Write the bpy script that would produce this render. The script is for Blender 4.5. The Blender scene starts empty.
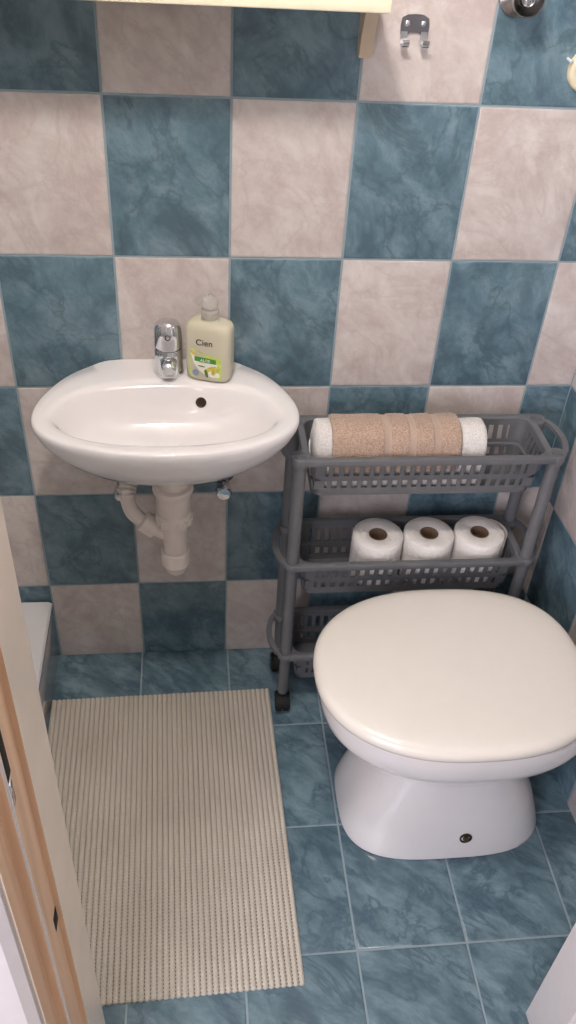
import bpy, bmesh, math, random
from mathutils import Vector, Matrix, noise
from mathutils.bvhtree import BVHTree
random.seed(4)
PI = math.pi
S = bpy.context.scene
C = S.collection

# ------------------------------------------------------------------ materials
def lin(c):
    return tuple(((v/255)/12.92 if v/255 <= .04045 else ((v/255+.055)/1.055)**2.4) for v in c)

class NT:
    def __init__(s, name):
        s.m = bpy.data.materials.new(name); s.m.use_nodes = True
        s.t = s.m.node_tree; s.b = s.t.nodes['Principled BSDF']
    def n(s, typ, **kw):
        o = s.t.nodes.new(typ)
        for k, v in kw.items():
            if k in o.inputs: o.inputs[k].default_value = v
            else: setattr(o, k, v)
        return o
    def l(s, a, b): s.t.links.new(a, b)
    def coord(s, scale=(1, 1, 1), rot=(0, 0, 0)):
        tc = s.n('ShaderNodeTexCoord'); mp = s.n('ShaderNodeMapping')
        mp.inputs['Scale'].default_value = scale; mp.inputs['Rotation'].default_value = rot
        s.l(tc.outputs['Object'], mp.inputs['Vector']); return mp
    def ramp(s, fac, stops):
        r = s.n('ShaderNodeValToRGB'); e = r.color_ramp.elements
        while len(e) < len(stops): e.new(.5)
        for x, (p, c) in zip(e, stops): x.position = p; x.color = (*c, 1)
        s.l(fac, r.inputs[0]); return r
    def bump(s, h, strength, dist):
        b = s.n('ShaderNodeBump'); b.inputs['Strength'].default_value = strength
        b.inputs['Distance'].default_value = dist
        s.l(h, b.inputs['Height']); s.l(b.outputs[0], s.b.inputs['Normal']); return b

def plain(name, col, rough=.5, metal=0, noise_amt=.06, scale=30, bump=0, bdist=.001, spec=.5, coat=0):
    t = NT(name); b = t.b
    mp = t.coord()
    nz = t.n('ShaderNodeTexNoise', Scale=scale, Detail=4.0)
    t.l(mp.outputs[0], nz.inputs['Vector'])
    a = tuple(max(0, c*(1-noise_amt)) for c in col); c2 = tuple(min(1, c*(1+noise_amt)) for c in col)
    r = t.ramp(nz.outputs[0], [(.3, a), (.7, c2)])
    t.l(r.outputs[0], b.inputs['Base Color'])
    b.inputs['Roughness'].default_value = rough; b.inputs['Metallic'].default_value = metal
    b.inputs['Specular IOR Level'].default_value = spec
    b.inputs['Coat Weight'].default_value = coat
    if bump: t.bump(nz.outputs[0], bump, bdist)
    return t.m

def tile_mat(name, dark, mid, light, vein, rough, vscale=11.0, rot=(-.6, -.6, 0), veinw=.65, stretch=(1, 1, 2.0)):
    """glazed ceramic with a cloudy marble print, shifted from tile to tile"""
    t = NT(name)
    tc = t.n('ShaderNodeTexCoord'); g = t.n('ShaderNodeNewGeometry')
    mul = t.n('ShaderNodeMath', operation='MULTIPLY'); mul.inputs[1].default_value = 37.0
    t.l(g.outputs['Random Per Island'], mul.inputs[0])
    cmb = t.n('ShaderNodeCombineXYZ'); t.l(mul.outputs[0], cmb.inputs[0]); t.l(mul.outputs[0], cmb.inputs[1])
    add = t.n('ShaderNodeVectorMath', operation='ADD')
    t.l(tc.outputs['Object'], add.inputs[0]); t.l(cmb.outputs[0], add.inputs[1])
    mp = t.n('ShaderNodeMapping', vector_type='TEXTURE'); mp.inputs['Rotation'].default_value = rot; mp.inputs['Scale'].default_value = stretch
    t.l(add.outputs[0], mp.inputs['Vector'])
    n1 = t.n('ShaderNodeTexNoise', Scale=vscale*1.7, Detail=9.0, Roughness=.68, Distortion=.3)
    t.l(mp.outputs[0], n1.inputs['Vector'])
    r1 = t.ramp(n1.outputs[0], [(.36, dark), (.5, mid), (.68, light)])
    # thin veins: where a second noise crosses its middle value
    n2 = t.n('ShaderNodeTexNoise', Scale=vscale*.7, Detail=6.0, Roughness=.6, Distortion=.5)
    t.l(mp.outputs[0], n2.inputs['Vector'])
    sb = t.n('ShaderNodeMath', operation='SUBTRACT'); sb.inputs[1].default_value = .5
    ab = t.n('ShaderNodeMath', operation='ABSOLUTE')
    t.l(n2.outputs[0], sb.inputs[0]); t.l(sb.outputs[0], ab.inputs[0])
    vr = t.ramp(ab.outputs[0], [(0, (veinw,)*3), (.018, (veinw*.35,)*3), (.05, (0, 0, 0))])
    mx = t.n('ShaderNodeMix', data_type='RGBA')
    t.l(vr.outputs[0], mx.inputs[0]); t.l(r1.outputs[0], mx.inputs[6]); mx.inputs[7].default_value = (*vein, 1)
    t.l(mx.outputs[2], t.b.inputs['Base Color'])
    t.b.inputs['Roughness'].default_value = rough
    n3 = t.n('ShaderNodeTexNoise', Scale=22.0, Detail=2.0); t.l(tc.outputs['Object'], n3.inputs['Vector'])
    t.bump(n3.outputs[0], .12, .002)
    return t.m

M = {}
M['blue'] = tile_mat('blue_wall_tile', (.074, .130, .166), (.114, .19, .236), (.20, .292, .34), (.06, .105, .13), .13)
M['pink'] = tile_mat('pink_wall_tile', (.49, .42, .40), (.575, .52, .495), (.67, .63, .605), (.46, .385, .37), .14, veinw=.5)
M['floor'] = tile_mat('floor_tile', (.075, .13, .165), (.125, .20, .24), (.22, .32, .365), (.055, .10, .135), .16, vscale=11.0, rot=(0, 0, -.7), veinw=.75, stretch=(2.0, 1, 1))
M['grout'] = plain('blue_grey_grout', (.26, .33, .37), .8, scale=60)
M['porcelain'] = plain('white_porcelain', (.80, .775, .775), .07, noise_amt=.008, coat=.4)
M['lid'] = plain('cream_plastic_lid', (.80, .755, .69), .16, noise_amt=.008)
M['grey'] = plain('grey_plastic', (.132, .136, .147), .42, noise_amt=.04)
M['black'] = plain('black_rubber', (.008, .008, .008), .6, spec=.25)
M['chrome'] = plain('chrome', (.72, .73, .75), .07, 1.0, noise_amt=.02)
M['dark_metal'] = plain('aged_dark_metal', (.38, .36, .35), .2, 1.0, noise_amt=.2, scale=80)
M['hook_metal'] = plain('brushed_hook_metal', (.20, .20, .215), .5, 1.0, noise_amt=.1)
M['drain_dark'] = plain('dark_bronze', (.05, .032, .025), .35, .6)
M['plastic'] = plain('cream_drain_plastic', (.76, .68, .62), .35, noise_amt=.03)
M['cream'] = plain('cream_painted_wood', (.79, .735, .56), .4, noise_amt=.03, bump=.05)
M['tan'] = plain('tan_wood', (.56, .45, .33), .5, noise_amt=.08)
M['cream_plastic'] = plain('cream_plastic', (.74, .66, .47), .35, noise_amt=.05)
M['paint'] = plain('ivory_gloss_paint', (.88, .77, .66), .25, noise_amt=.03, scale=14)
M['casing'] = plain('off_white_casing_paint', (.62, .58, .59), .5, noise_amt=.03)
M['white_paint'] = plain('white_wall_paint', (.77, .75, .75), .55, noise_amt=.02, bump=.05)
M['door_white'] = plain('white_gloss_paint', (.74, .70, .70), .3, noise_amt=.02)
M['core'] = plain('brown_cardboard', (.22, .14, .09), .9, noise_amt=.1)
M['tray'] = plain('white_acrylic', (.72, .71, .71), .09, noise_amt=.01)
M['tray_panel'] = plain('grey_gloss_panel', (.60, .56, .54), .08, noise_amt=.02, coat=.5)
M['bright_screw'] = plain('bright_zinc', (.80, .84, .88), .45, .4)
M['bolt'] = plain('rusty_bolt', (.12, .09, .06), .5, .7, noise_amt=.4, scale=200)
M['hole'] = plain('dark_hollow', (.012, .009, .008), .9)
M['hallfloor'] = plain('hall_floor', (.42, .36, .31), .4)

def wood():
    t = NT('bare_pine'); mp = t.coord((60, 60, 2.2))
    nz = t.n('ShaderNodeTexNoise', Scale=1.0, Detail=5.0, Distortion=.5); t.l(mp.outputs[0], nz.inputs['Vector'])
    r = t.ramp(nz.outputs[0], [(.3, (.66, .42, .27)), (.55, (.79, .53, .35)), (.75, (.84, .60, .42))])
    t.l(r.outputs[0], t.b.inputs['Base Color']); t.b.inputs['Roughness'].default_value = .45
    return t.m
M['wood'] = wood()

def terry(name, a, b, sc=420):
    t = NT(name); mp = t.coord()
    nz = t.n('ShaderNodeTexNoise', Scale=sc, Detail=2.0); t.l(mp.outputs[0], nz.inputs['Vector'])
    r = t.ramp(nz.outputs[0], [(.32, a), (.62, b)]); t.l(r.outputs[0], t.b.inputs['Base Color'])
    t.b.inputs['Roughness'].default_value = .95; t.b.inputs['Specular IOR Level'].default_value = .1
    t.b.inputs['Sheen Weight'].default_value = .3
    t.bump(nz.outputs[0], .8, .003); return t.m
M['beige_terry'] = terry('beige_terry', (.31, .21, .155), (.54, .40, .315))
M['beige_band'] = terry('beige_woven_band', (.48, .355, .28), (.53, .40, .325), 900)
M['white_terry'] = terry('white_terry', (.62, .59, .565), (.82, .79, .765))

def paper():
    t = NT('embossed_paper'); mp = t.coord()
    v = t.n('ShaderNodeTexVoronoi', Scale=170.0); t.l(mp.outputs[0], v.inputs['Vector'])
    n = t.n('ShaderNodeTexNoise', Scale=45.0, Detail=3.0); t.l(mp.outputs[0], n.inputs['Vector'])
    ad = t.n('ShaderNodeMath', operation='ADD'); t.l(v.outputs[0], ad.inputs[0]); t.l(n.outputs[0], ad.inputs[1])
    t.b.inputs['Base Color'].default_value = (.80, .765, .735, 1); t.b.inputs['Roughness'].default_value = .9
    t.bump(ad.outputs[0], .5, .002); return t.m
M['paper'] = paper()

def mat_fabric():
    # rubbery knit: the ribs are geometry, the groove rows carry an open net of dark holes
    t = NT('beige_ribbed_mat'); mp = t.coord()
    nz = t.n('ShaderNodeTexNoise', Scale=260.0, Detail=2.0); t.l(mp.outputs[0], nz.inputs['Vector'])
    n2 = t.n('ShaderNodeTexNoise', Scale=7.0, Detail=3.0); t.l(mp.outputs[0], n2.inputs['Vector'])
    mxn = t.n('ShaderNodeMath', operation='MULTIPLY_ADD'); mxn.inputs[1].default_value = .5
    hf = t.n('ShaderNodeMath', operation='MULTIPLY'); hf.inputs[1].default_value = .5
    t.l(n2.outputs[0], hf.inputs[0]); t.l(nz.outputs[0], mxn.inputs[0]); t.l(hf.outputs[0], mxn.inputs[2])
    r = t.ramp(mxn.outputs[0], [(.33, (.50, .46, .395)), (.66, (.64, .595, .52))])
    t.l(r.outputs[0], t.b.inputs['Base Color'])
    t.b.inputs['Roughness'].default_value = .8
    return t.m
M['mat'] = mat_fabric()
M['mat_hole'] = plain('mat_backing', (.16, .12, .085), .9, noise_amt=.1)

def soap_mats():
    t = NT('pale_green_soap_bottle'); b = t.b
    b.inputs['Base Color'].default_value = (.80, .76, .60, 1); b.inputs['Roughness'].default_value = .12
    b.inputs['Transmission Weight'].default_value = .3; b.inputs['IOR'].default_value = 1.4
    b.inputs['Subsurface Weight'].default_value = .25; b.inputs['Subsurface Radius'].default_value = (.02, .02, .01)
    M['soap'] = t.m
    t = NT('clear_pump_plastic'); b = t.b
    b.inputs['Base Color'].default_value = (.90, .88, .84, 1); b.inputs['Roughness'].default_value = .2
    b.inputs['Transmission Weight'].default_value = .7; b.inputs['IOR'].default_value = 1.08
    M['clear'] = t.m
soap_mats()
M['label_green'] = plain('label_yellow_green', (.52, .62, .14), .35, noise_amt=.25, scale=60)
M['label_band'] = plain('label_leaf_green', (.06, .30, .04), .35)
M['label_white'] = plain('label_white', (.82, .82, .74), .35)
M['label_black'] = plain('label_black', (.012, .012, .012), .4)
M['label_blue'] = plain('label_blue_grey', (.22, .28, .42), .4)
M['label_yellow'] = plain('label_yellow', (.62, .50, .08), .4, noise_amt=.3, scale=200)
M['label_dark_green'] = plain('label_dark_leaf', (.08, .17, .03), .4, noise_amt=.3, scale=200)

def glow():
    t = NT('lamp_glass'); t.b.inputs['Base Color'].default_value = (.9, .88, .84, 1)
    t.b.inputs['Emission Color'].default_value = (1, .91, .84, 1); t.b.inputs['Emission Strength'].default_value = LAMP
    return t.m
LAMP = 250.0
M['glow'] = glow()

# ------------------------------------------------------------------ mesh helpers
def obj(name, bm, mats, parent=None, origin=None, local=False, angle=38):
    me = bpy.data.meshes.new(name)
    if parent is not None and not local:
        p = parent.location if parent.parent is None else parent.parent.location + parent.location
        bmesh.ops.translate(bm, verts=bm.verts, vec=-p)
    if origin is not None:
        bmesh.ops.translate(bm, verts=bm.verts, vec=-Vector(origin))
    bmesh.ops.recalc_face_normals(bm, faces=bm.faces)
    for f in bm.faces: f.smooth = True
    bm.to_mesh(me); bm.free()
    me.set_sharp_from_angle(angle=math.radians(angle))
    for m in (mats if isinstance(mats, (list, tuple)) else [mats]): me.materials.append(m)
    o = bpy.data.objects.new(name, me); C.objects.link(o)
    if parent is not None: o.parent = parent
    if origin is not None: o.location = origin
    return o

def tag(o, label=None, cat=None, group=None, kind=None):
    if label: o['label'] = label
    if cat: o['category'] = cat
    if group: o['group'] = group
    if kind: o['kind'] = kind
    return o

def thing(name, label, cat, loc, rotz=0, group=None):
    o = bpy.data.objects.new(name, None); C.objects.link(o)
    o.location = loc; o.rotation_euler = (0, 0, rotz); o.empty_display_size = .05
    return tag(o, label, cat, group)

def copy_tree(o, parent=None):
    c = o.copy(); C.objects.link(c)
    if parent is not None: c.parent = parent
    for ch in [x for x in S.objects if x.parent == o]: copy_tree(ch, c)
    return c

def box(bm, lo, hi, bev=0, mi=0, seg=2):
    lo, hi = Vector(lo), Vector(hi)
    r = bmesh.ops.create_cube(bm, size=1.0)
    vs = r['verts']
    for v in vs:
        v.co = Vector((lo[i] + (v.co[i]+.5)*(hi[i]-lo[i]) for i in range(3)))
    fs = {f for v in vs for f in v.link_faces}
    for f in fs: f.material_index = mi
    if bev:
        es = list({e for v in vs for e in v.link_edges})
        bmesh.ops.bevel(bm, geom=es, offset=bev, segments=seg, affect='EDGES', profile=.5)
    return bm

def loft(bm, rings, cap0=True, cap1=True, closed=True, mi=0):
    vr = [[bm.verts.new(p) for p in r] for r in rings]
    n = len(vr[0])
    for a, b in zip(vr, vr[1:]):
        for i in range(n if closed else n-1):
            j = (i+1) % n
            f = bm.faces.new((a[i], a[j], b[j], b[i])); f.material_index = mi
    if cap0: bm.faces.new(vr[0][::-1]).material_index = mi
    if cap1: bm.faces.new(vr[-1]).material_index = mi
    return vr

def frame(d):
    d = d.normalized()
    u = d.cross(Vector((0, 0, 1)))
    if u.length < 1e-3: u = Vector((1, 0, 0))
    u.normalize(); return u, d.cross(u).normalized()

def tube(bm, pts, r, seg=14, mi=0, cap=True):
    pts = [Vector(p) for p in pts]; rings = []
    rr = r if isinstance(r, (list, tuple)) else [r]*len(pts)
    d = pts[1]-pts[0]; u, w = frame(d)
    for i, p in enumerate(pts):
        d = (pts[min(i+1, len(pts)-1)] - pts[max(i-1, 0)]).normalized()
        u = (u - d*u.dot(d)).normalized(); w = d.cross(u)
        rings.append([p + (u*math.cos(a)+w*math.sin(a))*rr[i] for a in (2*PI*k/seg for k in range(seg))])
    loft(bm, rings, cap, cap, mi=mi); return bm

def lathe(bm, prof, c=(0, 0, 0), axis=(0, 0, 1), seg=32, mi=0, cap0=True, cap1=True):
    c = Vector(c); ax = Vector(axis).normalized(); u, w = frame(ax)
    rings = [[c + ax*h + (u*math.cos(a)+w*math.sin(a))*max(r, 1e-5) for a in (2*PI*k/seg for k in range(seg))] for r, h in prof]
    loft(bm, rings, cap0, cap1, mi=mi); return bm

def catmull(pts, n=8, closed=False):
    P = [Vector(p) for p in pts]; out = []; N = len(P)
    for i in range(N if closed else N-1):
        g = (lambda k: P[k % N]) if closed else (lambda k: P[min(max(k, 0), N-1)])
        p0, p1, p2, p3 = g(i-1), g(i), g(i+1), g(i+2)
        for k in range(n):
            t = k/n
            out.append(.5*((2*p1)+(p2-p0)*t+(2*p0-5*p1+4*p2-p3)*t*t+(3*p1-p0-3*p2+p3)*t**3))
    if not closed: out.append(P[-1].copy())
    return out

def rounded_rect(x0, x1, y0, y1, r, seg=6):
    out = []
    for cx, cy, a0 in ((x1-r, y1-r, 0), (x0+r, y1-r, PI/2), (x0+r, y0+r, PI), (x1-r, y0+r, 1.5*PI)):
        for k in range(seg+1):
            a = a0 + PI/2*k/seg
            out.append(Vector((cx+r*math.cos(a), cy+r*math.sin(a))))
    return out

# ------------------------------------------------------------------ the room
TW, TH, Z0 = .2, .26062, 1.27565          # wall tile pitch; Z0 = the joint above tile row 0
ZC = 2.42                                  # ceiling
def add_tile(bm, P, u0, u1, v0, v1, mi, gap=.0018, bev=.0036, lift=.0016):
    """one glazed tile: a pillowed edge and a flat face; P maps (u, v, h) to the room"""
    rings = []
    for ins, h in ((gap, -.002), (gap+.0002, lift*.35), (gap+bev*.4, lift*.8), (gap+bev, lift)):
        a0, a1, b0, b1 = u0+ins, u1-ins, v0+ins, v1-ins
        if a1-a0 < .004 or b1-b0 < .004: return
        rings.append([P(a0, b0, h), P(a1, b0, h), P(a1, b1, h), P(a0, b1, h)])
    loft(bm, rings, False, True, mi=mi)

def tiled(name, P, us, vs, blue, mats, depth=.04):
    bm = bmesh.new()
    U0, U1, V0, V1 = us[0], us[-1], vs[0], vs[-1]
    lo = [P(U0, V0, 0), P(U1, V0, 0), P(U1, V1, 0), P(U0, V1, 0)]
    hi = [P(U0, V0, -depth), P(U1, V0, -depth), P(U1, V1, -depth), P(U0, V1, -depth)]
    loft(bm, [hi, lo], True, True, mi=0)
    for i in range(len(us)-1):
        for j in range(len(vs)-1):
            add_tile(bm, P, us[i], us[i+1], vs[j], vs[j+1], blue(us[i]+.001, us[i+1]-.001, vs[j+1]-.001))
    o = obj(name, bm, mats, angle=25); o['kind'] = 'structure'; return o

def lines(a, b, off, step):
    k0 = math.floor((a-off)/step)+1
    out = [a]; k = k0
    while off+k*step < b-1e-6:
        if off+k*step > a+1e-6: out.append(off+k*step)
        k += 1
    return out+[b]

XL, XR, YF = -.93, .895, -.88             # left wall, right wall at the back corner, inner face of the front wall
zl = lines(-.02, ZC, Z0-10*TH, TH)
wm = [M['grout'], M['blue'], M['pink']]
row = lambda z: math.floor((Z0 - z)/TH + 1e-6)
tiled('wall_back', lambda u, v, h: Vector((u, -h, v)), lines(XL, XR, 0, TW), zl,
      lambda u, u1, v: 1 if (math.floor((u1)/TW) + row(v)) % 2 == 0 else 2, wm)
# the right wall is not quite square to the back wall
def PR(u, v, h):
    d = Vector((.05, -1, 0)).normalized(); n = Vector((-1, -.05, 0)).normalized()
    return Vector((XR, 0, v)) + d*u + n*h
tiled('wall_right', PR, lines(0, .93, .075, TW), zl,
      lambda u, u1, v: 1 if (math.floor((u1-.075)/TW)+1 + row(v)) % 2 == 0 else 2, wm)
tiled('wall_left', lambda u, v, h: Vector((XL+h, -u, v)), lines(0, -YF+.02, .07, TW), zl,
      lambda u, u1, v: 1 if (math.floor((u1-.07)/TW) + row(v)) % 2 == 0 else 2, wm)
FX, FY, FW, FD = .414, -.238, .209, .257
tiled('floor', lambda u, v, h: Vector((u, v, h-.0016)), lines(XL, .96, FX-10*FW, FW), lines(-1.05, 0, FY-4*FD, FD),
      lambda u, u1, v: 1, [M['grout'], M['floor']])
bm = bmesh.new(); box(bm, (XL-.05, -1.06, ZC), (1.0, .04, ZC+.05)); obj('ceiling', bm, M['white_paint'])['kind'] = 'structure'

# front wall with the doorway the photograph is taken through
OX0, OX1, OZ = -.045, .714, 2.0
bm = bmesh.new()
box(bm, (XL-.04, -1.04, 0), (OX0-.02, YF, ZC)); box(bm, (OX1+.02, -1.04, 0), (1.0, YF, ZC))
box(bm, (OX0-.02, -1.04, OZ+.02), (OX1+.02, YF, ZC))
obj('wall_front', bm, M['white_paint'])['kind'] = 'structure'
bm = bmesh.new(); box(bm, (-2.2, -3.6, -.06), (2.2, -1.05, -.004)); obj('hall_floor', bm, M['hallfloor'])['kind'] = 'structure'

def jamb(name, sx, x_in):
    """painted lining; sx=+1 faces +x. three steps: lining, bare rebate, outer edge, then the casing on the hall side"""
    X = lambda d: x_in - sx*d
    f = bmesh.new()
    prof = [(0, YF), (0, -.964), (.006, -.9645), (.006, -1.009), (.0075, -1.0095), (.0075, -1.013), (.017, -1.0135), (.017, -1.05), (.03, -1.05), (.03, YF)]
    rings = [[Vector((X(d), y, z)) for d, y in prof] for z in (.0, OZ)]
    loft(f, rings, True, True)
    f.faces.ensure_lookup_table()
    if sx > 0:
        for i, k in ((2, 1), (1, 1), (6, 1), (5, 1), (3, 2), (4, 2)): f.faces[i].material_index = k
    o = obj(name, f, [M['paint'] if sx > 0 else M['door_white'], M['wood'], M['door_white']], angle=20); o['kind'] = 'structure'
    return o
tl = jamb('trim_1', 1, -.028)
bm = bmesh.new(); box(bm, (-.0370, -.981, .634), (-.0333, -.9648, .662), .0008); obj('latch_recess', bm, M['hole'], tl)
bm = bmesh.new(); box(bm, (-.0365, -1.008, .965), (-.0337, -.994, 1.03), .0008); obj('strike_recess', bm, M['hole'], tl)
bm = bmesh.new(); box(bm, (-.0365, -1.0085, .93), (-.0332, -.999, .962), .0008); obj('strike_plate', bm, M['chrome'], tl)
jamb('trim_2', -1, .697)
bm = bmesh.new()
rings = [[Vector((x, y, z)) for x, y in ((-.048, -1.041), (-.13, -1.041), (-.13, -1.058), (-.122, -1.064), (-.058, -1.064), (-.048, -1.056))] for z in (0, OZ+.08)]
loft(bm, rings); obj('trim_3', bm, M['casing'])['kind'] = 'structure'
bm = bmesh.new()
rings = [[Vector((x, y, z)) for x, y in ((.717, -1.041), (.80, -1.041), (.80, -1.058), (.792, -1.064), (.727, -1.064), (.717, -1.056))] for z in (0, OZ+.08)]
loft(bm, rings); obj('trim_4', bm, M['casing'])['kind'] = 'structure'
bm = bmesh.new(); box(bm, (OX0, -1.045, OZ), (OX1, YF, OZ+.02), .001); obj('trim_5', bm, M['door_white'])['kind'] = 'structure'

# ------------------------------------------------------------------ lamp over the doorway
lamp = thing('wall_lamp', 'white glass globe lamp on the wall above the doorway', 'lamp', (.10, -.88, 2.13))
bm = bmesh.new(); lathe(bm, [(.05, 0), (.05, .012), (.03, .02), (.018, .03)], (.10, -.88, 2.13), (0, 1, 0)); obj('base', bm, M['cream'], lamp)
bm = bmesh.new()
bmesh.ops.create_icosphere(bm, subdivisions=3, radius=.06, matrix=Matrix.Translation((.10, -.795, 2.13)))
obj('lamp_shade', bm, M['glow'], lamp)

# ------------------------------------------------------------------ shower tray
bm = bmesh.new()
tx0, tx1, ty0, ty1, th = -.925, -.2, -.80, -.004, .187
def rr(x0, x1, y0, y1, r, z): return [Vector((p.x, p.y, z)) for p in rounded_rect(x0, x1, y0, y1, r)]
loft(bm, [rr(tx0, tx1-.003, ty0, ty1, .004, th-.03), rr(tx0, tx1, ty0, ty1, .004, th-.006), rr(tx0+.002, tx1-.004, ty0+.002, ty1-.002, .006, th),
          rr(tx0+.055, tx1-.06, ty0+.06, ty1-.06, .05, th), rr(tx0+.065, tx1-.07, ty0+.07, ty1-.07, .05, th-.008),
          rr(tx0+.075, tx1-.085, ty0+.08, ty1-.08, .05, th-.09), rr(tx0+.12, tx1-.13, ty0+.13, ty1-.13, .04, th-.105)], False, True)
tray = thing('shower_tray', 'raised white shower tray with a glossy side panel, left of the bath mat', 'shower tray', (-.56, -.4, 0))
obj('basin', bm, M['tray'], tray)
bm = bmesh.new(); box(bm, (tx0, ty0+.004, 0), (tx1-.006, ty1, th-.028), .002); obj('side_panel', bm, M['tray_panel'], tray)

# ------------------------------------------------------------------ bath mat
def bath_mat():
    bm = bmesh.new()
    NR, NB, NA = 46, 400, 7
    tl_, tr_, br_, bl_ = Vector((-.206, -.143)), Vector((.298, -.134)), Vector((.311, -.806)), Vector((-.193, -.818))
    prof = []
    for r in range(NR):
        for k in range(NA):
            u = (r + (k+.0)/NA)/NR
            s = math.sin(PI*(k/NA)) if k else 0
            prof.append((u, s, r, k))
    prof.append((1.0, 0, NR, 0))
    grid = []
    for j in range(NB+1):
        v = j/NB
        rowv = []
        for (u, s, r, k) in prof:
            a = tl_.lerp(tr_, u); b = bl_.lerp(br_, u)
            sc = .0022*math.sin(PI*u*NR)**2
            p = a.lerp(b, v)
            # each rib ends a little rounded, the beads swell along the rib
            bead = .95+.05*math.cos(j*PI) if s > .3 else 1
            h = .0012 + .0052*(s**.6)*bead
            if j in (0, NB): p = p.lerp((a if j == 0 else b).lerp(b if j == 0 else a, .004), 1-s); h *= .6
            wav = .0006*noise.noise(Vector((p.x*9, p.y*9, 0)))
            rowv.append(bm.verts.new((p.x, p.y, h+wav+.0008)))
        grid.append(rowv)
    for j in range(NB):
        for i in range(len(prof)-1):
            f = bm.faces.new((grid[j][i], grid[j][i+1], grid[j+1][i+1], grid[j+1][i]))
            k = prof[i][3]
            # the open net between two ribs: a hole, a bridge, a hole ...
            if k == 0 and 0 < prof[i][0] < .995 and (j % 4) < 2: f.material_index = 1
    # underside
    be = [e for e in bm.edges if e.is_boundary]
    r = bmesh.ops.extrude_edge_only(bm, edges=be)
    for g in r['geom']:
        if isinstance(g, bmesh.types.BMVert): g.co.z = 0.0
    o = obj('bath_mat', bm, [M['mat'], M['mat_hole']], origin=(.05, -.47, 0), angle=80)
    tag(o, 'beige ribbed rectangular bath mat lying on the blue floor tiles', 'bath mat')
bath_mat()

# ------------------------------------------------------------------ washbasin
SX, SZ = .087, .815
def ray_outline(pts, n, c):
    out = []
    m = len(pts)
    for k in range(n):
        a = 2*PI*k/n; d = Vector((math.cos(a), math.sin(a))); best = None
        for i in range(m):
            p, q = pts[i]-c, pts[(i+1) % m]-c
            e = q-p; den = d.x*e.y-d.y*e.x
            if abs(den) < 1e-12: continue
            t = (p.x*e.y-p.y*e.x)/den; s = (p.x*d.y-p.y*d.x)/den
            if -1e-6 <= s <= 1+1e-6 and t > 0: best = t if best is None else max(best, t)
        out.append(d*best)
    return out
def mirror_pts(half):
    return [Vector(p) for p in half] + [Vector((-x, y)) for x, y in half[::-1] if abs(x) > 1e-6]
out_c = catmull(mirror_pts([(0, -.314), (.08, -.307), (.155, -.283), (.207, -.247), (.2285, -.200), (.2225, -.140), (.190, -.072), (.144, -.026), (.102, -.004), (0, -.0015)]), 8, True)
in_c = catmull(mirror_pts([(0, -.281), (.09, -.273), (.155, -.247), (.193, -.200), (.178, -.146), (.134, -.112), (.07, -.098), (0, -.094)]), 8, True)
cc = Vector((0, -.19)); NS = 128
RO, RI = ray_outline(out_c, NS, cc), ray_outline(in_c, NS, cc)
def sring(vecs, s, z, back=1.0, c=cc):
    r = []
    for v in vecs:
        y = v.y*s if v.y < 0 else v.y*(1-(1-s)*back)
        r.append(Vector((SX+c.x+v.x*s, min(c.y+y, -.0012), z)))
    return r
def smix(a, b, t): return [p.lerp(q, t) for p, q in zip(a, b)]
def circ(r, y, z): return [Vector((SX+r*math.cos(2*PI*k/NS), y+r*math.sin(2*PI*k/NS), z)) for k in range(NS)]
sink = thing('washbasin', 'white wall-hung porcelain washbasin under the cream shelf', 'washbasin', (SX, -.17, .62))
bm = bmesh.new()
rings = [circ(.034, -.165, .690), circ(.046, -.165, .695)]
rings += [sring(RO, .34, .702, .5), sring(RO, .52, .711, .35), sring(RO, .69, .725, .25), sring(RO, .82, .746, .15), sring(RO, .91, .767, .06), sring(RO, .965, .785, .02), sring(RO, .991, .798, .0),
          sring(RO, 1.0, .806, .0), sring(RO, .993, .8125, 0), sring(RO, .978, .815, 0),
          smix(sring(RO, .96, .8152, 0), sring(RI, 1.06, .8152), .35),
          smix(sring(RO, .96, .8145, 0), sring(RI, 1.05, .8145), .75), sring(RI, 1.03, .813), sring(RI, 1.0, .809), sring(RI, .965, .800), sring(RI, .93, .788), sring(RI, .865, .770),
          sring(RI, .76, .753), sring(RI, .60, .741), sring(RI, .4, .733), sring(RI, .22, .729), circ(.024, -.19, .727), circ(.021, -.19, .719)]
loft(bm, rings, True, True)
bm.normal_update(); tree = BVHTree.FromBMesh(bm)
obj('basin', bm, M['porcelain'], sink, angle=60)
# overflow: a dark bronze ring on the back slope of the bowl
org = Vector((SX+.055, -.30, .83)); hit = tree.ray_cast(org, (Vector((SX+.059, -.10, .783))-org).normalized())
hp, hn = hit[0], hit[1]
if hn.y > 0: hn = -hn
bm = bmesh.new(); lathe(bm, [(.0098, -.003), (.0098, .0008), (.0085, .0014), (.0072, .0008), (.0068, .0002)], hp, hn, 24); obj('overflow_ring', bm, M['drain_dark'], sink)
bm = bmesh.new(); lathe(bm, [(.020, 0), (.020, .002), (.017, .0028), (.012, .0015), (.0, .001)], (SX, -.19, .7195), (0, 0, 1), 28); obj('plug_hole', bm, M['drain_dark'], sink)

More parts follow.
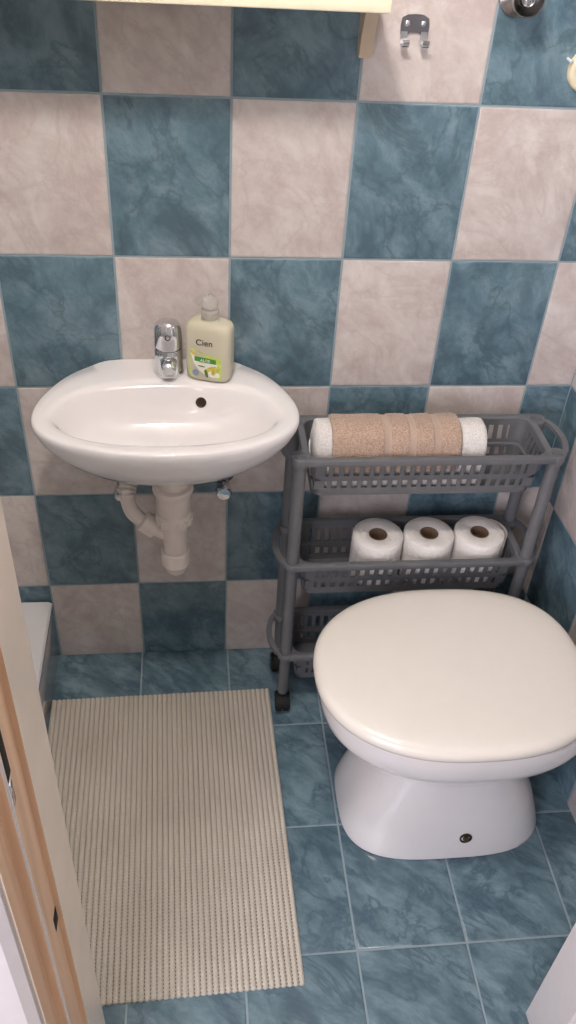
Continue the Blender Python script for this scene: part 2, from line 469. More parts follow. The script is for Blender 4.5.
# mixer tap
tap = thing('mixer_tap', 'chrome single-lever mixer tap on the back ledge of the washbasin', 'tap', (SX+.002, -.050, SZ))
tx, ty = SX+.002, -.050
bm = bmesh.new()
lathe(bm, [(.0262, 0), (.027, .002), (.027, .006), (.0262, .009), (.0258, .03), (.0255, .050), (.024, .053)], (tx, ty, SZ), seg=40)
obj('body', bm, M['chrome'], tap)
bm = bmesh.new()
rings = []
for t, y, z, rx, rz in ((0, ty+.0, .849, .0160, .0135), (.3, ty-.018, .849, .0155, .0130), (.6, ty-.030, .8475, .0145, .0120), (.85, ty-.041, .845, .0130, .0105), (1, ty-.045, .843, .010, .0075)):
    rings.append([Vector((tx+rx*math.cos(a), y, z+rz*math.sin(a))) for a in (2*PI*k/24 for k in range(24))])
loft(bm, rings); obj('spout', bm, M['chrome'], tap)
bm = bmesh.new(); lathe(bm, [(.0085, 0), (.0085, -.006), (.006, -.0065)], (tx, ty-.036, .838), seg=20); obj('aerator', bm, M['dark_metal'], tap)
bm = bmesh.new()
lathe(bm, [(.0228, .0535), (.0228, .0565), (.0258, .0575), (.0257, .066), (.0250, .086), (.0238, .094), (.0195, .100), (.010, .1025), (.0, .103)], (tx, ty, SZ), seg=40)
hnd = obj('handle', bm, M['chrome'], tap)
bm = bmesh.new(); lathe(bm, [(.0052, -.006), (.0052, .0012), (.0042, .0016), (.0035, 0), (0, 0)], (tx, ty-.0246, SZ+.083), (0, -1, .12), 18); obj('index_cap', bm, M['black'], hnd)
bm = bmesh.new()
rings = [[Vector((tx+w*math.cos(a), ty+dy, SZ+z+hh*math.sin(a))) for a in (2*PI*k/16 for k in range(16))] for dy, z, w, hh in ((-.012, .086, .013, .0040), (-.026, .0875, .012, .0036), (-.038, .089, .0105, .0032), (-.041, .0893, .008, .002))]

# bottle trap and waste
trap = thing('bottle_trap', 'cream plastic bottle trap hanging under the washbasin', 'drain trap', (SX, -.165, .42))
px, py = SX+.004, -.165
bm = bmesh.new(); lathe(bm, [(.030, .6895), (.030, .646), (.0375, .643), (.0385, .634), (.036, .628), (.0325, .624), (.0325, .588), (.0305, .584), (.0305, .578), (.026, .574)], (px, py, 0), seg=36); obj('waste_cup', bm, M['plastic'], trap)
bm = bmesh.new(); lathe(bm, [(.031, .578), (.0335, .574), (.0335, .556), (.030, .552), (.0262, .549)], (px, py, 0), seg=28)
for k in range(14):
    a = 2*PI*k/14; box(bm, (px+.0335*math.cos(a)-.0022, py+.0335*math.sin(a)-.0022, .556), (px+.0335*math.cos(a)+.0022, py+.0335*math.sin(a)+.0022, .573), .0006)
obj('union_nut', bm, M['plastic'], trap)
bm = bmesh.new(); lathe(bm, [(.0238, .575), (.0238, .468), (.0235, .462)], (px, py, 0), seg=32); obj('trap_tube', bm, M['plastic'], trap)
bm = bmesh.new(); lathe(bm, [(.026, .484), (.0288, .481), (.0288, .450), (.026, .447), (.0225, .441), (.019, .428), (.012, .421), (0, .419)], (px, py, 0), seg=32); obj('trap_cup', bm, M['plastic'], trap)
bm = bmesh.new()
arm = catmull([(px-.012, py, .520), (px-.038, py+.004, .535), (px-.066, py+.012, .552), (px-.082, py+.022, .566), (px-.089, py+.04, .590), (px-.084, py+.07, .605), (px-.07, py+.11, .607), (px-.06, py+.163, .607)], 8)
tube(bm, arm, .0145, 18); obj('outlet_pipe', bm, M['plastic'], trap)
bm = bmesh.new(); a0, a1 = Vector((px-.034, py+.003, .533)), Vector((px-.060, py+.010, .549)); dn = a1-a0
lathe(bm, [(.015, 0), (.021, .001), (.022, .004), (.0225, .020), (.0215, .026), (.0225, .028), (.0205, .032), (.015, .033)], a0, dn, 20); obj('outlet_nut', bm, M['plastic'], trap)
bm = bmesh.new(); pts = arm[30:47]; rr_ = [.0155+.0022*(i % 2) for i in range(len(pts))]
tube(bm, pts, rr_, 18); obj('corrugated_sleeve', bm, M['plastic'], trap)

def angle_valve(x, label, flip):
    o = thing('angle_valve', label, 'valve', (x, -.0004, .548), 0, 'angle valves under the washbasin')
    bm = bmesh.new(); lathe(bm, [(.026, 0), (.025, .004), (.012, .007), (.0095, .009), (.0095, .034), (.0125, .036), (.0125, .052), (.010, .054)], (x, -.0004, .548), (0, -1, 0), 24); obj('valve_body', bm, M['dark_metal'], o)
    bm = bmesh.new(); lathe(bm, [(.009, .05), (.0155, .054), (.0175, .058), (.0175, .072), (.014, .077), (0, .078)], (x, -.0004, .548), (0, -1, 0), 8); obj('valve_knob', bm, M['chrome'], o)
    bm = bmesh.new(); lathe(bm, [(.0085, 0), (.0085, .014), (.0115, .015), (.0115, .028), (.007, .03)], (x, -.044, .552), (0, 0, 1), 6)
    tube(bm, catmull([(x, -.044, .578), (x, -.045, .605), (x+flip*.02, -.048, .64), (x+flip*.045, -.05, .672)], 6), .006, 12); obj('supply_hose', bm, M['dark_metal'], o)
angle_valve(-.014, 'small chrome angle valve under the washbasin, left of the trap', 1)
angle_valve(.190, 'small chrome angle valve under the washbasin, right of the trap', -1)

# ------------------------------------------------------------------ soap bottle
bot = thing('soap_bottle', 'pale green liquid soap pump bottle standing on the washbasin ledge', 'soap bottle', (.164, -.063, SZ+.0004), math.radians(-17))
def srect(a, b, n, z, N=56, ox=0):
    out = []
    for k in range(N):
        t = 2*PI*k/N; c, s = math.cos(t), math.sin(t)
        out.append(Vector((ox+a*math.copysign(abs(c)**(2/n), c), b*math.copysign(abs(s)**(2/n), s), z)))
    return out
bm = bmesh.new()
loft(bm, [srect(.031, .018, 3, 0), srect(.037, .0225, 3.5, .002), srect(.0405, .0248, 4.2, .010), srect(.0415, .0252, 4.4, .03), srect(.0412, .0252, 4.4, .090), srect(.0405, .0247, 4.0, .101),
          srect(.0375, .0225, 3.4, .108), srect(.028, .0185, 2.6, .1125), srect(.0165, .0145, 2.1, .113), srect(.0155, .014, 2, .117)])
obj('body', bm, M['soap'], bot, local=True, angle=60)
bm = bmesh.new()
lathe(bm, [(.0150, .1165), (.0150, .1185), (.0160, .119), (.0160, .1225), (.0150, .123), (.0150, .1255), (.0160, .126), (.0160, .132), (.0150, .1328), (.006, .133)], seg=30); obj('collar', bm, M['clear'], bot, local=True)
bm = bmesh.new(); lathe(bm, [(.0060, .1332), (.0060, .137), (.0135, .138), (.0140, .140), (.0140, .149), (.0130, .1505), (.006, .151), (0, .151)], seg=28)
tube(bm, [(0, .006, .1450), (-.004, .018, .1450), (-.007, .028, .1435), (-.008, .032, .140)], [.0052, .005, .0045, .004], 14); obj('pump_head', bm, M['clear'], bot, local=True)
lb = None
def decal(name, pts, lift, mat, parent):
    pts = [(x*1.18-.002, .008+(z-.008)*1.28) for x, z in pts]
    """a thin printed patch on the flat front of the bottle; pts in (x, z)"""
    bm = bmesh.new(); yf = lambda x: -(.0252*(max(0, 1-(abs(x)/.0413)**4.4))**(1/4.4)) - lift
    n = len(pts); r0 = [Vector((x, yf(x), z)) for x, z in pts]; r1 = [p+Vector((0, .0003, 0)) for p in r0]
    loft(bm, [r1, r0], True, True); return obj(name, bm, mat, parent, local=True)
def ell(cx, cz, a, b, rot=0, n=22, t0=0, t1=2*PI):
    return [(cx+a*math.cos(t)*math.cos(rot)-b*math.sin(t)*math.sin(rot), cz+a*math.cos(t)*math.sin(rot)+b*math.sin(t)*math.cos(rot)) for t in (t0+(t1-t0)*k/n for k in range(n))]
lb = decal('label', [(-.024, .008), (.024, .008), (.025, .012), (.025, .042), (.014, .0435), (.0, .046), (-.010, .050), (-.02, .053), (-.025, .047), (-.025, .012)], .0004, M['label_green'], bot)
cres = [(-.0235+.0, .047), (-.018, .049), (-.015, .040), (-.008, .031), (.002, .024), (.012, .020), (.0215, .0185), (.0225, .0125), (.012, .0105), (.001, .0135), (-.01, .020), (-.018, .030)]
decal('label_swirl', cres, .0008, M['label_white'], lb)
decal('label_swirl', [(-.014, .0325), (.019, .0325), (.017, .026), (.006, .0215), (-.004, .0235)], .0009, M['label_white'], lb)
decal('label_banner', [(-.017, .0345), (.0165, .0325), (.0165, .0395), (-.017, .0415)], .0012, M['label_band'], lb)
decal('label_badge', ell(-.0155, .0155, .0052, .0052), .0012, M['label_blue'], lb)
decal('label_flower', ell(.006, .0235, .0095, .003, .5), .0012, M['label_yellow'], lb)
decal('label_flower', ell(.0135, .0225, .004, .0075, -.2), .00135, M['label_yellow'], lb)
decal('label_leaf', ell(.0015, .0165, .0025, .0065, .25), .0014, M['label_dark_green'], lb)
decal('label_leaf', ell(-.019, .046, .0055, .0022, -.6), .0012, M['label_yellow'], lb)
decal('label_leaf', ell(-.006, .027, .006, .0009, -.1), .0013, M['label_dark_green'], lb)
def lettering(txt, size, x, z, mat, parent, lift, bold=0):
    cu = bpy.data.curves.new('lettering', 'FONT'); cu.body = txt; cu.size = size; cu.align_x = 'CENTER'; cu.extrude = .0001; cu.offset = bold
    to = bpy.data.objects.new('lettering_curve', cu); C.objects.link(to)
    bpy.context.view_layer.update()
    me = bpy.data.meshes.new_from_object(to.evaluated_get(bpy.context.evaluated_depsgraph_get()))
    bpy.data.objects.remove(to); bpy.data.curves.remove(cu)
    me.materials.clear(); me.materials.append(mat)
    o = bpy.data.objects.new('lettering', me); C.objects.link(o); o.parent = parent
    o.rotation_euler = (PI/2, 0, 0); o.location = (x, -.0252-lift, z); return o
lettering('Cien', .0165, -.004, .0735, M['label_black'], bot, .0006, .00018)
lettering('ALOE', .0072, -.002, .0425, M['label_white'], lb, .0017, .0001)

# ------------------------------------------------------------------ trolley
PX0, PX1, PY0, PY1 = .324, .809, -.186, -.068     # posts
TZ = (.719, .459, .190)                            # rim tops of the three tiers
def basket_mesh(z):
    bm = bmesh.new()
    def strip(spec, th=.0028, r=.022):
        """a band running round the basket: spec = list of (inset, z) from top to bottom"""
        rings = []
        for ins, zz in spec: rings.append([Vector((p.x, p.y, zz)) for p in rounded_rect(BX0+ins, BX1-ins, BY0+ins, BY1-ins, r)])
        for ins, zz in spec[::-1]: rings.append([Vector((p.x, p.y, zz)) for p in rounded_rect(BX0+ins+th, BX1-ins-th, BY0+ins+th, BY1-ins-th, r-th*.6)])
        rings.append(rings[0]); loft(bm, rings, False, False)
    BX0, BX1, BY0, BY1 = .336, .797, -.194, -.058
    # rim: a flat lip with rolled outer edge
    rp = [(-.007, z-.012, .03), (-.008, z-.010, .03), (-.008, z-.002, .03), (-.0065, z, .029), (.0035, z, .022), (.0055, z-.0015, .021), (.0060, z-.012, .021)]
    rings = [[Vector((p.x, p.y, zz)) for p in rounded_rect(BX0+i_, BX1-i_, BY0+i_, BY1-i_, r_)] for i_, zz, r_ in rp]
    rings.append(rings[0]); loft(bm, rings, False, False)
    strip([(.0025, z-.006), (.004, z-.016)])                                # solid top band
    strip([(.0085, z-.047), (.009, z-.053), (.0125, z-.055), (.013, z-.062)], .0035)   # ledge between the two rows of slots
    strip([(.0145, z-.080), (.0155, z-.094), (.018, z-.097)])              # bottom band
    b = [Vector((p.x, p.y, z-.0945)) for p in rounded_rect(BX0+.0155, BX1-.0155, BY0+.0155, BY1-.0155, .02)]
    loft(bm, [[p+Vector((0, 0, -.003)) for p in b], b], True, True)
    def bars(n, along_x, side):
        for (za, zb, ia, ib) in ((z-.014, z-.049, .0035, .0088), (z-.060, z-.082, .0128, .0148)):
            L0, L1 = (BX0+.028, BX1-.028) if along_x else (BY0+.026, BY1-.026)
            pitch = (L1-L0)/n
            for k in range(n+1):
                c = L0+pitch*k; w = pitch*.23
                if k in (0, n): w = pitch*.5
                rings = []
                for zz, ins in ((za, ia), (zb, ib)):
                    if along_x:
                        y = BY0+ins if side < 0 else BY1-ins; s = 1 if side < 0 else -1
                        rings.append([Vector((c-w, y, zz)), Vector((c+w, y, zz)), Vector((c+w, y+s*.0028, zz)), Vector((c-w, y+s*.0028, zz))])
                    else:
                        x = BX0+ins if side < 0 else BX1-ins; s = 1 if side < 0 else -1
                        rings.append([Vector((x, c-w, zz)), Vector((x, c+w, zz)), Vector((x+s*.0028, c+w, zz)), Vector((x+s*.0028, c-w, zz))])
                loft(bm, rings)
    bars(21, True, -1); bars(21, True, 1); bars(5, False, -1); bars(5, False, 1)
    # solid rounded corners
    for sx in (0, 1):
        for sy in (0, 1):
            for (za, zb, ia, ib) in ((z-.014, z-.049, .0035, .0088), (z-.060, z-.082, .0128, .0148)):
                rg = []
                for zz, ins in ((za, ia), (zb, ib)):
                    for th in (0, .0028):
                        pass
                def arc(ins, zz):
                    r = .022; cx = (BX1-ins-r) if sx else (BX0+ins+r); cy = (BY1-ins-r) if sy else (BY0+ins+r)
                    a0 = {(1, 1): 0, (0, 1): PI/2, (0, 0): PI, (1, 0): 1.5*PI}[(sx, sy)]
                    pts = [(cx+r*math.cos(a0+PI/2*k/6), cy+r*math.sin(a0+PI/2*k/6)) for k in range(7)]
                    pin = [(cx+(r-.0028)*math.cos(a0+PI/2*k/6), cy+(r-.0028)*math.sin(a0+PI/2*k/6)) for k in range(6, -1, -1)]
                    return [Vector((x, y, zz)) for x, y in pts+pin]
                loft(bm, [arc(ia, za), arc(ib, zb)])
    # straight rails along front and back, running on to the hubs
    for y0, y1 in ((BY0-.0092, BY0+.0021), (BY1-.0021, BY1+.0092)):
        box(bm, (PX0-.006, y0, z-.0136), (PX1+.006, y1, z+.0005), .002)
    # hubs that clamp on the four posts
    for hx in (PX0, PX1):
        for hy in (PY0, PY1):
            lathe(bm, [(.0125, -.018), (.0172, -.018), (.0182, -.013), (.0182, -.001), (.0170, .0012), (.0125, .0014), (.0118, -.002)] if z > .7 else [(.0130, -.014), (.0172, -.014), (.0182, -.010), (.0182, -.001), (.0168, .0012), (.0130, .0012)], (hx, hy, z), seg=24, cap1=(z > .7), cap0=(z > .7))
    return bm
cart = thing('storage_trolley', 'grey plastic three-tier slim trolley standing against the back wall', 'trolley', (.558, -.127, 0))
for z in TZ:
    bk = obj('basket', basket_mesh(z), M['grey'], cart, angle=35)
    for sx in (-1, 1):
        hb = bmesh.new(); hx = PX0 if sx < 0 else PX1
        # flat D-shaped grip from hub to hub
        pts = []
        N = 20; rings = []
        for k in range(N+1):
            t = k/N; a = PI*t
            y = PY0-.002+(PY1-PY0+.004)*t
            bul = math.sin(a)**.55*.021
            w = .0058
            d = Vector((0, 1, 0))
            x = hx+sx*(.010+bul)
            rings.append([Vector((x-w*sx, y, z-.009)), Vector((x+w*sx, y, z-.009)), Vector((x+(w+.0006)*sx, y, z-.004)), Vector((x+w*sx, y, z-.0005)), Vector((x-w*sx, y, z-.0005)), Vector((x-(w-.0004)*sx, y, z-.004))])
        loft(hb, rings); obj('handle', hb, M['grey'], bk, angle=50)
for x in (PX0, PX1):
    for y in (PY0, PY1):
        bm = bmesh.new()
        prof = [(.0075, .048)]
        for a, b in ((TZ[2], .06), (TZ[1], TZ[2]), (TZ[0], TZ[1])):
            prof += [(.0124, b+.002), (.0126, a-.045), (.0131, a-.04), (.0131, a-.014)] if b > .1 else [(.0116, .06), (.0119, a-.014)]
        prof = [(r, h) for r, h in prof]
        lathe(bm, prof, (x, y, 0), seg=22); obj('post', bm, M['grey'], cart)
        cb = bmesh.new()
        lathe(cb, [(.006, .040), (.0105, .044), (.0105, .056), (.008, .058)], (x, y, 0), seg=18)
        # hood over the wheels
        rings = []
        for k in range(13):
            a = -PI*.05+PI*1.0*k/12
            rings.append([Vector((x+dx, y-.003+r*math.cos(a), .0225+r*math.sin(a))) for dx, r in ((-.016, .0215), (-.016, .0248), (-.011, .0262), (.011, .0262), (.016, .0248), (.016, .0215))])
        loft(cb, rings)
        ca = obj('caster', cb, M['black'], cart)
        for sx in (-1, 1):
            wb = bmesh.new(); lathe(wb, [(.006, 0), (.0195, 0), (.0220, .002), (.0220, .0115), (.0195, .0145), (.006, .014)], (x+sx*.001, y-.003, .0222), (sx, 0, 0), 26); obj('wheel', wb, M['black'], ca)

# towels in the top basket
BZ = TZ[0]-.0945
def loaf(bm, x0, x1, cy, cz, ay, az, seed, n=3.0, mi=0, a0=0, a1=2*PI, NX=60, NT=56, amp=.002, endr=.012):
    rings = []
    for i in range(NX+1):
        t = i/NX; x = x0+(x1-x0)*t
        e = min(x-x0, x1-x); k = 1 if e >= endr else math.sqrt(max(0, 1-(1-e/endr)**2))*.35+.65
        r = []
        for j in range(NT):
            a = 2*PI*j/NT; c, s = math.cos(a), math.sin(a); m = n if s > 0 else 6.0
            p = Vector((x, cy+k*ay*math.copysign(abs(c)**(2/m), c), cz+k*az*math.copysign(abs(s)**(2/m), s)))
            d = noise.noise(Vector((x*22, p.y*30, p.z*30+seed)))*amp
            p += Vector((0, c, s if s > -.2 else 0))*d
            r.append(p)
        rings.append(r)
    loft(bm, rings)
wt = thing('white_towel', 'white towel roll in the top basket, wrapped by the beige towel', 'towel', (.51, -.126, BZ))
bm = bmesh.new(); cz = BZ+.0640
loaf(bm, .352, .683, -.1275, cz, .0442, .0625, 3, 2.7, endr=.008); obj('towel_roll', bm, M['white_terry'], wt, angle=80)
bm = bmesh.new()
strip_p = catmull([(.3445, -.150, BZ+.105), (.343, -.156, BZ+.098), (.345, -.164, BZ+.082), (.349, -.168, BZ+.066), (.351, -.168, BZ+.05)], 6)
rings = [[p+Vector((-.001, -.004, 0)), p+Vector((.001, -.004, 0)), p+Vector((.001, .004, 0)), p+Vector((-.001, .004, 0))] for p in strip_p]
loft(bm, rings); obj('hanging_loop', bm, M['white_terry'], wt)
# beige: an open shell laid over the roll
def shell(x0, x1, mi_fn):
    bm = bmesh.new(); NX, NT = 120, 44; gr = []
    for side, off in ((0, .0085), (1, .0018)):
        g = []
        for i in range(NX+1):
            x = x0+(x1-x0)*i/NX; rw = []
            e = min(x-x0, x1-x); rnd = (1-min(1, e/.006))**2*.003*(1 if side == 0 else 0)
            band = any(abs(x-b) < .0065 for b in BANDS)
            for j in range(NT+1):
                a = math.radians(-4 + 200*j/NT); c, s = math.cos(a), math.sin(a)
                n = 2.7
                o = off - rnd - (.0022 if (band and side == 0) else 0)
                ay, az = .0442+o, .0625+o
                p = Vector((x, -.1275+ay*math.copysign(abs(c)**(2/n), c)*-1, cz+az*math.copysign(abs(s)**(2/n), s)))
                if side == 0 and not band:
                    d = noise.noise(Vector((x*24, p.y*30, p.z*30)))*.0012 + noise.noise(p*420)*.0009
                    p += Vector((0, -c, s))*d
                rw.append(bm.verts.new(p))
            g.append(rw)
        gr.append(g)
    for g in gr:
        for i in range(NX):
            for j in range(NT):
                f = bm.faces.new((g[i][j], g[i+1][j], g[i+1][j+1], g[i][j+1])); f.material_index = mi_fn(x0+(x1-x0)*(i+.5)/NX) if g is gr[0] else 0
    A, B = gr
    for i in range(NX):
        bm.faces.new((A[i][0], B[i][0], B[i+1][0], A[i+1][0])); bm.faces.new((A[i][NT], A[i+1][NT], B[i+1][NT], B[i][NT]))
    for j in range(NT):
        bm.faces.new((A[0][j], A[0][j+1], B[0][j+1], B[0][j])); bm.faces.new((A[NX][j], B[NX][j], B[NX][j+1], A[NX][j+1]))
    return bm
BANDS = (.487, .534, .581)
bt = obj('beige_towel', shell(.384, .628, lambda x: 1 if any(abs(x-b) < .0065 for b in BANDS) else 0), [M['beige_terry'], M['beige_band']], origin=(.51, -.126, cz), angle=80)
tag(bt, 'beige terry towel with three woven stripes, folded over the white towel in the top basket', 'towel')

# toilet rolls in the middle basket
RZ = TZ[1]-.0945
def roll_parts(root):
    bm = bmesh.new(); N = 60
    prof = [(.0195, .0), (.050, 0), (.0525, .0025), (.0530, .02), (.0533, .05), (.0530, .09), (.0525, .1085), (.0505, .1108), (.036, .1112), (.0222, .1106), (.0198, .109)]
    rings = []
    for r, h in prof:
        rings.append([Vector(((r+.0007*noise.noise(Vector((3*math.cos(a), 3*math.sin(a), h*25)))*(r > .045))*math.cos(a), (r+.0007*noise.noise(Vector((3*math.cos(a), 3*math.sin(a), h*25)))*(r > .045))*math.sin(a), h)) for a in (2*PI*k/N for k in range(N))])
    rings.append(rings[0]); loft(bm, rings, False, False)
    obj('paper', bm, M['paper'], root, local=True, angle=50)
    bm = bmesh.new(); lathe(bm, [(.0180, .001), (.0193, .001), (.0193, .1095), (.0180, .1095), (.0180, .001)], seg=36, cap0=False, cap1=False); obj('cardboard_core', bm, M['core'], root, local=True)
roll = thing('toilet_roll', 'white toilet roll in the middle basket, leftmost of three', 'toilet roll', (.508, -.124, RZ+.0002), .3, 'toilet rolls in the middle basket')
roll_parts(roll)
r2 = copy_tree(roll); r2.location = (.6165, -.124, RZ+.0002); r2.rotation_euler.z = 1.9; r2['label'] = 'white toilet roll in the middle basket, between the other two rolls'
r3 = copy_tree(roll); r3.location = (.725, -.124, RZ+.0002); r3.rotation_euler.z = 0; r3['label'] = 'white toilet roll with a loose sheet end in the middle basket, rightmost of three'
bm = bmesh.new(); inner, outer = [], []
for k in range(19):
    a = math.radians(-30+80*k/18); r = .0538+.0055*math.sin(PI*k/18)**1.0
    inner.append((r*math.cos(a), r*math.sin(a))); outer.append(((r+.0006)*math.cos(a), (r+.0006)*math.sin(a)))
ol = outer+inner[::-1]
loft(bm, [[Vector((x, y, z)) for x, y in ol] for z in (.002, .05, .1095)]); obj('loose_sheet', bm, M['paper'], r3, local=True)

# ------------------------------------------------------------------ toilet
toi = thing('toilet', 'white floor-standing toilet with the lid closed, facing left from the right wall', 'toilet', (.60, -.44, 0))
TY = -.440
def oval(xl, xr, b, z, n=2.2, yc=TY, N=112, xm=None, nr=None):
    xm = (xl+xr)/2 if xm is None else xm; out = []
    for k in range(N):
        t = 2*PI*k/N; c, s = math.cos(t), math.sin(t); a = (xr-xm) if c > 0 else (xm-xl)
        m = (nr or n) if c > 0 else n
        out.append(Vector((xm+a*math.copysign(abs(c)**(2/m), c), yc+b*math.copysign(abs(s)**(2/m), s), z)))
    return out
bm = bmesh.new()
rings = [oval(.422, .843, .143, 0, 3.2), oval(.419, .844, .146, .003, 3.2), oval(.420, .842, .145, .012, 3.2), oval(.430, .830, .138, .05, 3.1), oval(.446, .812, .129, .10, 3.0), oval(.466, .788, .119, .15, 2.9),
         oval(.486, .770, .112, .195, 2.7), oval(.494, .766, .112, .222, 2.6), oval(.484, .775, .123, .248, 2.5), oval(.446, .800, .148, .275, 2.4), oval(.398, .826, .171, .303, 2.35, nr=2.8), oval(.369, .842, .184, .328, 2.35, nr=3), oval(.357, .850, .1880, .345, 2.35, nr=3.1), oval(.354, .854, .1890, .362, 2.35, nr=3.2),
         oval(.354, .855, .1890, .388, 2.35, nr=3.2), oval(.357, .853, .186, .395, 2.35, nr=3.2), oval(.365, .834, .178, .397, 2.35), oval(.41, .76, .13, .397, 2.2), oval(.42, .75, .12, .390, 2.2), oval(.45, .72, .095, .30, 2.2), oval(.52, .65, .05, .23, 2)]
loft(bm, rings, True, True); obj('bowl', bm, M['porcelain'], toi, angle=50)
bm = bmesh.new()
loft(bm, [oval(.352, .840, .188, .3985, 2.3, nr=2.6), oval(.349, .842, .191, .401, 2.3, nr=2.6), oval(.349, .842, .191, .405, 2.3, nr=2.6), oval(.353, .838, .187, .409, 2.3, nr=2.6),
          oval(.41, .76, .125, .409, 2.2), oval(.41, .76, .125, .3985, 2.2), oval(.352, .840, .188, .3985, 2.3, nr=2.6)], False, False)
obj('seat', bm, M['lid'], toi, angle=50)
bm = bmesh.new()
L = lambda d, z: oval(.340+d, .848-d, .200-d, z, 2.25, nr=2.7, xm=.60, yc=TY-.002)
rings = [L(.012, .4095), L(.004, .4098), L(.001, .412), L(0, .418), L(.001, .4245), L(.004, .4295), L(.009, .433), L(.017, .4355)]
for d, z in ((.03, .4372), (.06, .4385), (.10, .4393), (.14, .4397), (.18, .4399)): rings.append(L(d, z))
loft(bm, rings, True, True); obj('lid', bm, M['lid'], toi, angle=60)
for y in (TY-.022, TY+.022):
    bm = bmesh.new(); tube(bm, [(.850, y-.018, .412), (.850, y+.018, .412)], .009, 16); box(bm, (.836, y-.012, .3965), (.858, y+.012, .409), .002); obj('hinge', bm, M['lid'], toi)
def bolt():
    # fixing hole low on the long side of the foot
    c = Vector((.655, -.5775, .060)); 
    bm = bmesh.new(); lathe(bm, [(.0125, -.008), (.0125, .0016), (.0112, .0022), (.0096, .0010), (.0085, -.0015), (0, -.002)], c, (.0, -1, .10), 20); h = obj('fixing_hole', bm, M['drain_dark'], toi)
    bm = bmesh.new(); lathe(bm, [(.0062, -.004), (.0062, .004), (.005, .0055), (0, .006)], c, (.0, -1, .10), 6); obj('bolt', bm, M['bolt'], h)
bolt()

# ------------------------------------------------------------------ things high on the wall
shelf = thing('wall_shelf', 'cream painted wooden shelf at the top, above the washbasin', 'shelf', (.087, -.085, 1.34))
bm = bmesh.new(); box(bm, (-.24, -.17, 1.4265), (.402, -.0012, 1.447), .0025); obj('shelf_board', bm, M['cream'], shelf)
bm = bmesh.new(); box(bm, (-.235, -.022, 1.449), (.395, -.0012, 1.62), .002); obj('back_rail', bm, M['cream'], shelf)
for x in (.3945-.0035, -.230):
    bm = bmesh.new(); pr = [(-.0012, 1.4265), (-.052, 1.4265), (-.050, 1.415), (-.040, 1.395), (-.030, 1.375), (-.024, 1.350), (-.023, 1.343), (-.0012, 1.343)]
    loft(bm, [[Vector((xx, y, z)) for y, z in pr] for xx in (x, x+.020)]); obj('bracket', bm, M['tan'], shelf)

hook = thing('double_hook', 'small grey metal double hook screwed to the pink tile right of the shelf', 'hook', (.476, -.0012, 1.36))
bm = bmesh.new()
ol = [(-.010, 1.374), (-.021, 1.374), (-.022, 1.385), (-.0205, 1.396), (-.012, 1.4005), (0, 1.4015), (.012, 1.4005), (.0205, 1.396), (.022, 1.385), (.021, 1.374), (.010, 1.374), (.007, 1.3765), (-.007, 1.3765)]
loft(bm, [[Vector((.476+x, y, z)) for x, z in ol] for y in (-.0012, -.0045)]); obj('back_plate', bm, M['hook_metal'], hook)
for sx in (-1, 1):
    bm = bmesh.new(); xx = .476+sx*.0155
    path = catmull([(xx, -.0035, 1.378), (xx, -.004, 1.369), (xx, -.008, 1.361), (xx, -.017, 1.358), (xx, -.024, 1.363), (xx, -.026, 1.370)], 5)
    rings = []
    for i, p in enumerate(path):
        d = (path[min(i+1, len(path)-1)]-path[max(i-1, 0)]).normalized(); nn = Vector((0, d.z, -d.y))
        rings.append([p+Vector((sxx, 0, 0))*.0052+nn*t for sxx, t in ((-1, -.0011), (1, -.0011), (1, .0011), (-1, .0011))])
    loft(bm, rings); obj('prong', bm, M['chrome'], hook)
    bm = bmesh.new(); lathe(bm, [(.0042, 0), (.0040, .0015), (.0022, .0028), (0, .003)], (.476+sx*.0125, -.0045, 1.389), (0, -1, 0), 14); obj('screw', bm, M['chrome'], hook)

vc = Vector((.628, -.0012, 1.432))
fit = thing('chrome_wall_fitting', 'bell-shaped chrome fitting at the top edge, right of the double hook', 'fitting', vc)
bm = bmesh.new(); lathe(bm, [(.030, 0), (.029, .004), (.018, .008), (.011, .012), (.011, .024), (.017, .030), (.0235, .040), (.0252, .048), (.0245, .052), (.0228, .0525), (.0215, .048), (.016, .037), (.012, .033), (0, .032)], vc, (0, -1, .05), 40); obj('bell', bm, M['dark_metal'], fit)
bm = bmesh.new(); lathe(bm, [(.010, .032), (.0115, .040), (.0105, .050), (.006, .054), (0, .055)], vc, (0, -1, .05), 24); obj('knob', bm, M['chrome'], fit)

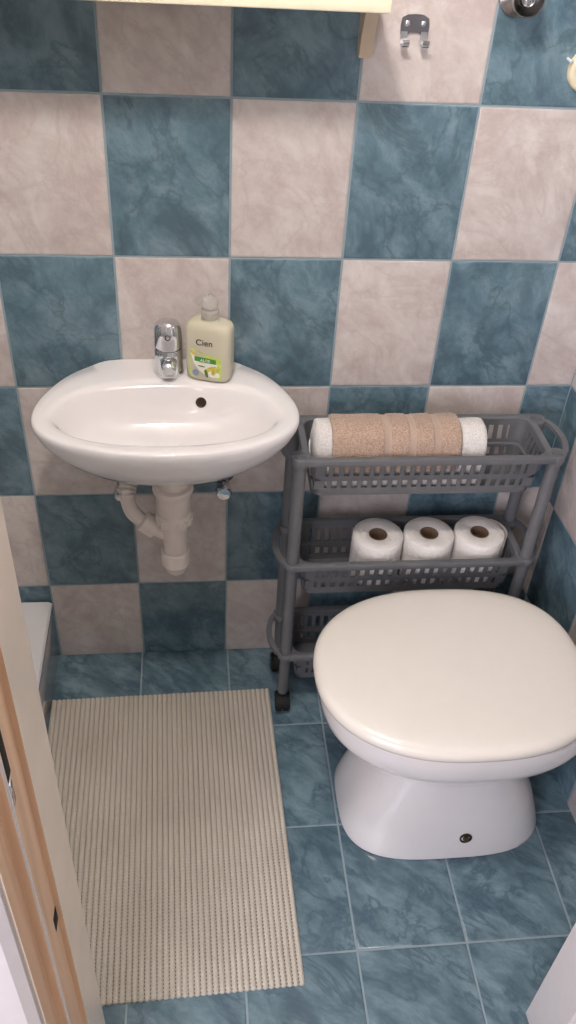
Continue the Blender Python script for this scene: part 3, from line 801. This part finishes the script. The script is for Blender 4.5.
kc = Vector((.7645, -.0012, 1.334))
ros = thing('cream_rosette', 'round cream plastic rosette at the right edge of the photo, high on the wall', 'rosette', kc)
bm = bmesh.new(); lathe(bm, [(.0335, 0), (.0335, .006), (.0312, .010), (.027, .0118), (.0230, .011), (.0205, .008), (.0195, .003)], kc, (0, -1, 0), 40); obj('ring', bm, M['cream_plastic'], ros)
bm = bmesh.new(); lathe(bm, [(.0188, .001), (.0188, .005), (.0150, .009), (.0118, .014), (.0115, .030), (.0145, .033), (.0145, .042), (.010, .046), (0, .047)], kc, (0, -1, 0), 28); obj('hook_knob', bm, M['dark_metal'], ros)
bm = bmesh.new(); lathe(bm, [(.0022, 0), (.0022, .010), (.0035, .011), (.0030, .013), (0, .0135)], (.727, -.0012, 1.349), (.3, -1, -.2), 12)
sc = obj('wall_screw', bm, M['bright_screw'], origin=(.727, -.0012, 1.349)); tag(sc, 'tiny silver screw in the blue tile beside the cream rosette', 'screw')

# ------------------------------------------------------------------ light
w = bpy.data.worlds.new('World'); S.world = w; w.use_nodes = True
bg = w.node_tree.nodes['Background']; bg.inputs[0].default_value = (1.0, .93, .89, 1); bg.inputs[1].default_value = .42
ld = bpy.data.lights.new('hall_daylight', 'AREA'); ld.shape = 'RECTANGLE'; ld.size = .7; ld.size_y = 1.2; ld.energy = 27; ld.color = (.93, .89, 1.0)
lo = bpy.data.objects.new('hall_daylight', ld); C.objects.link(lo); lo.location = (-.62, -2.25, 1.3)
lo.rotation_euler = (Vector((.6, -.5, .15))-Vector(lo.location)).to_track_quat('-Z', 'Y').to_euler()

# ------------------------------------------------------------------ camera
cd = bpy.data.cameras.new('Camera'); cam = bpy.data.objects.new('Camera', cd); C.objects.link(cam)
cd.sensor_fit = 'VERTICAL'; cd.sensor_height = 36; cd.lens = 865.198/1024*36; cd.clip_start = .02
cam.location = (.13084645, -1.4568186, 1.63212763)
cam.rotation_euler = tuple(math.radians(a) for a in (50.81412923, -3.04835647, -5.44722561))
S.camera = cam
S.view_settings.view_transform = 'Standard'; S.view_settings.look = 'None'
S.view_settings.gamma = 1; S.view_settings.use_curve_mapping = False; S.view_settings.exposure = .1
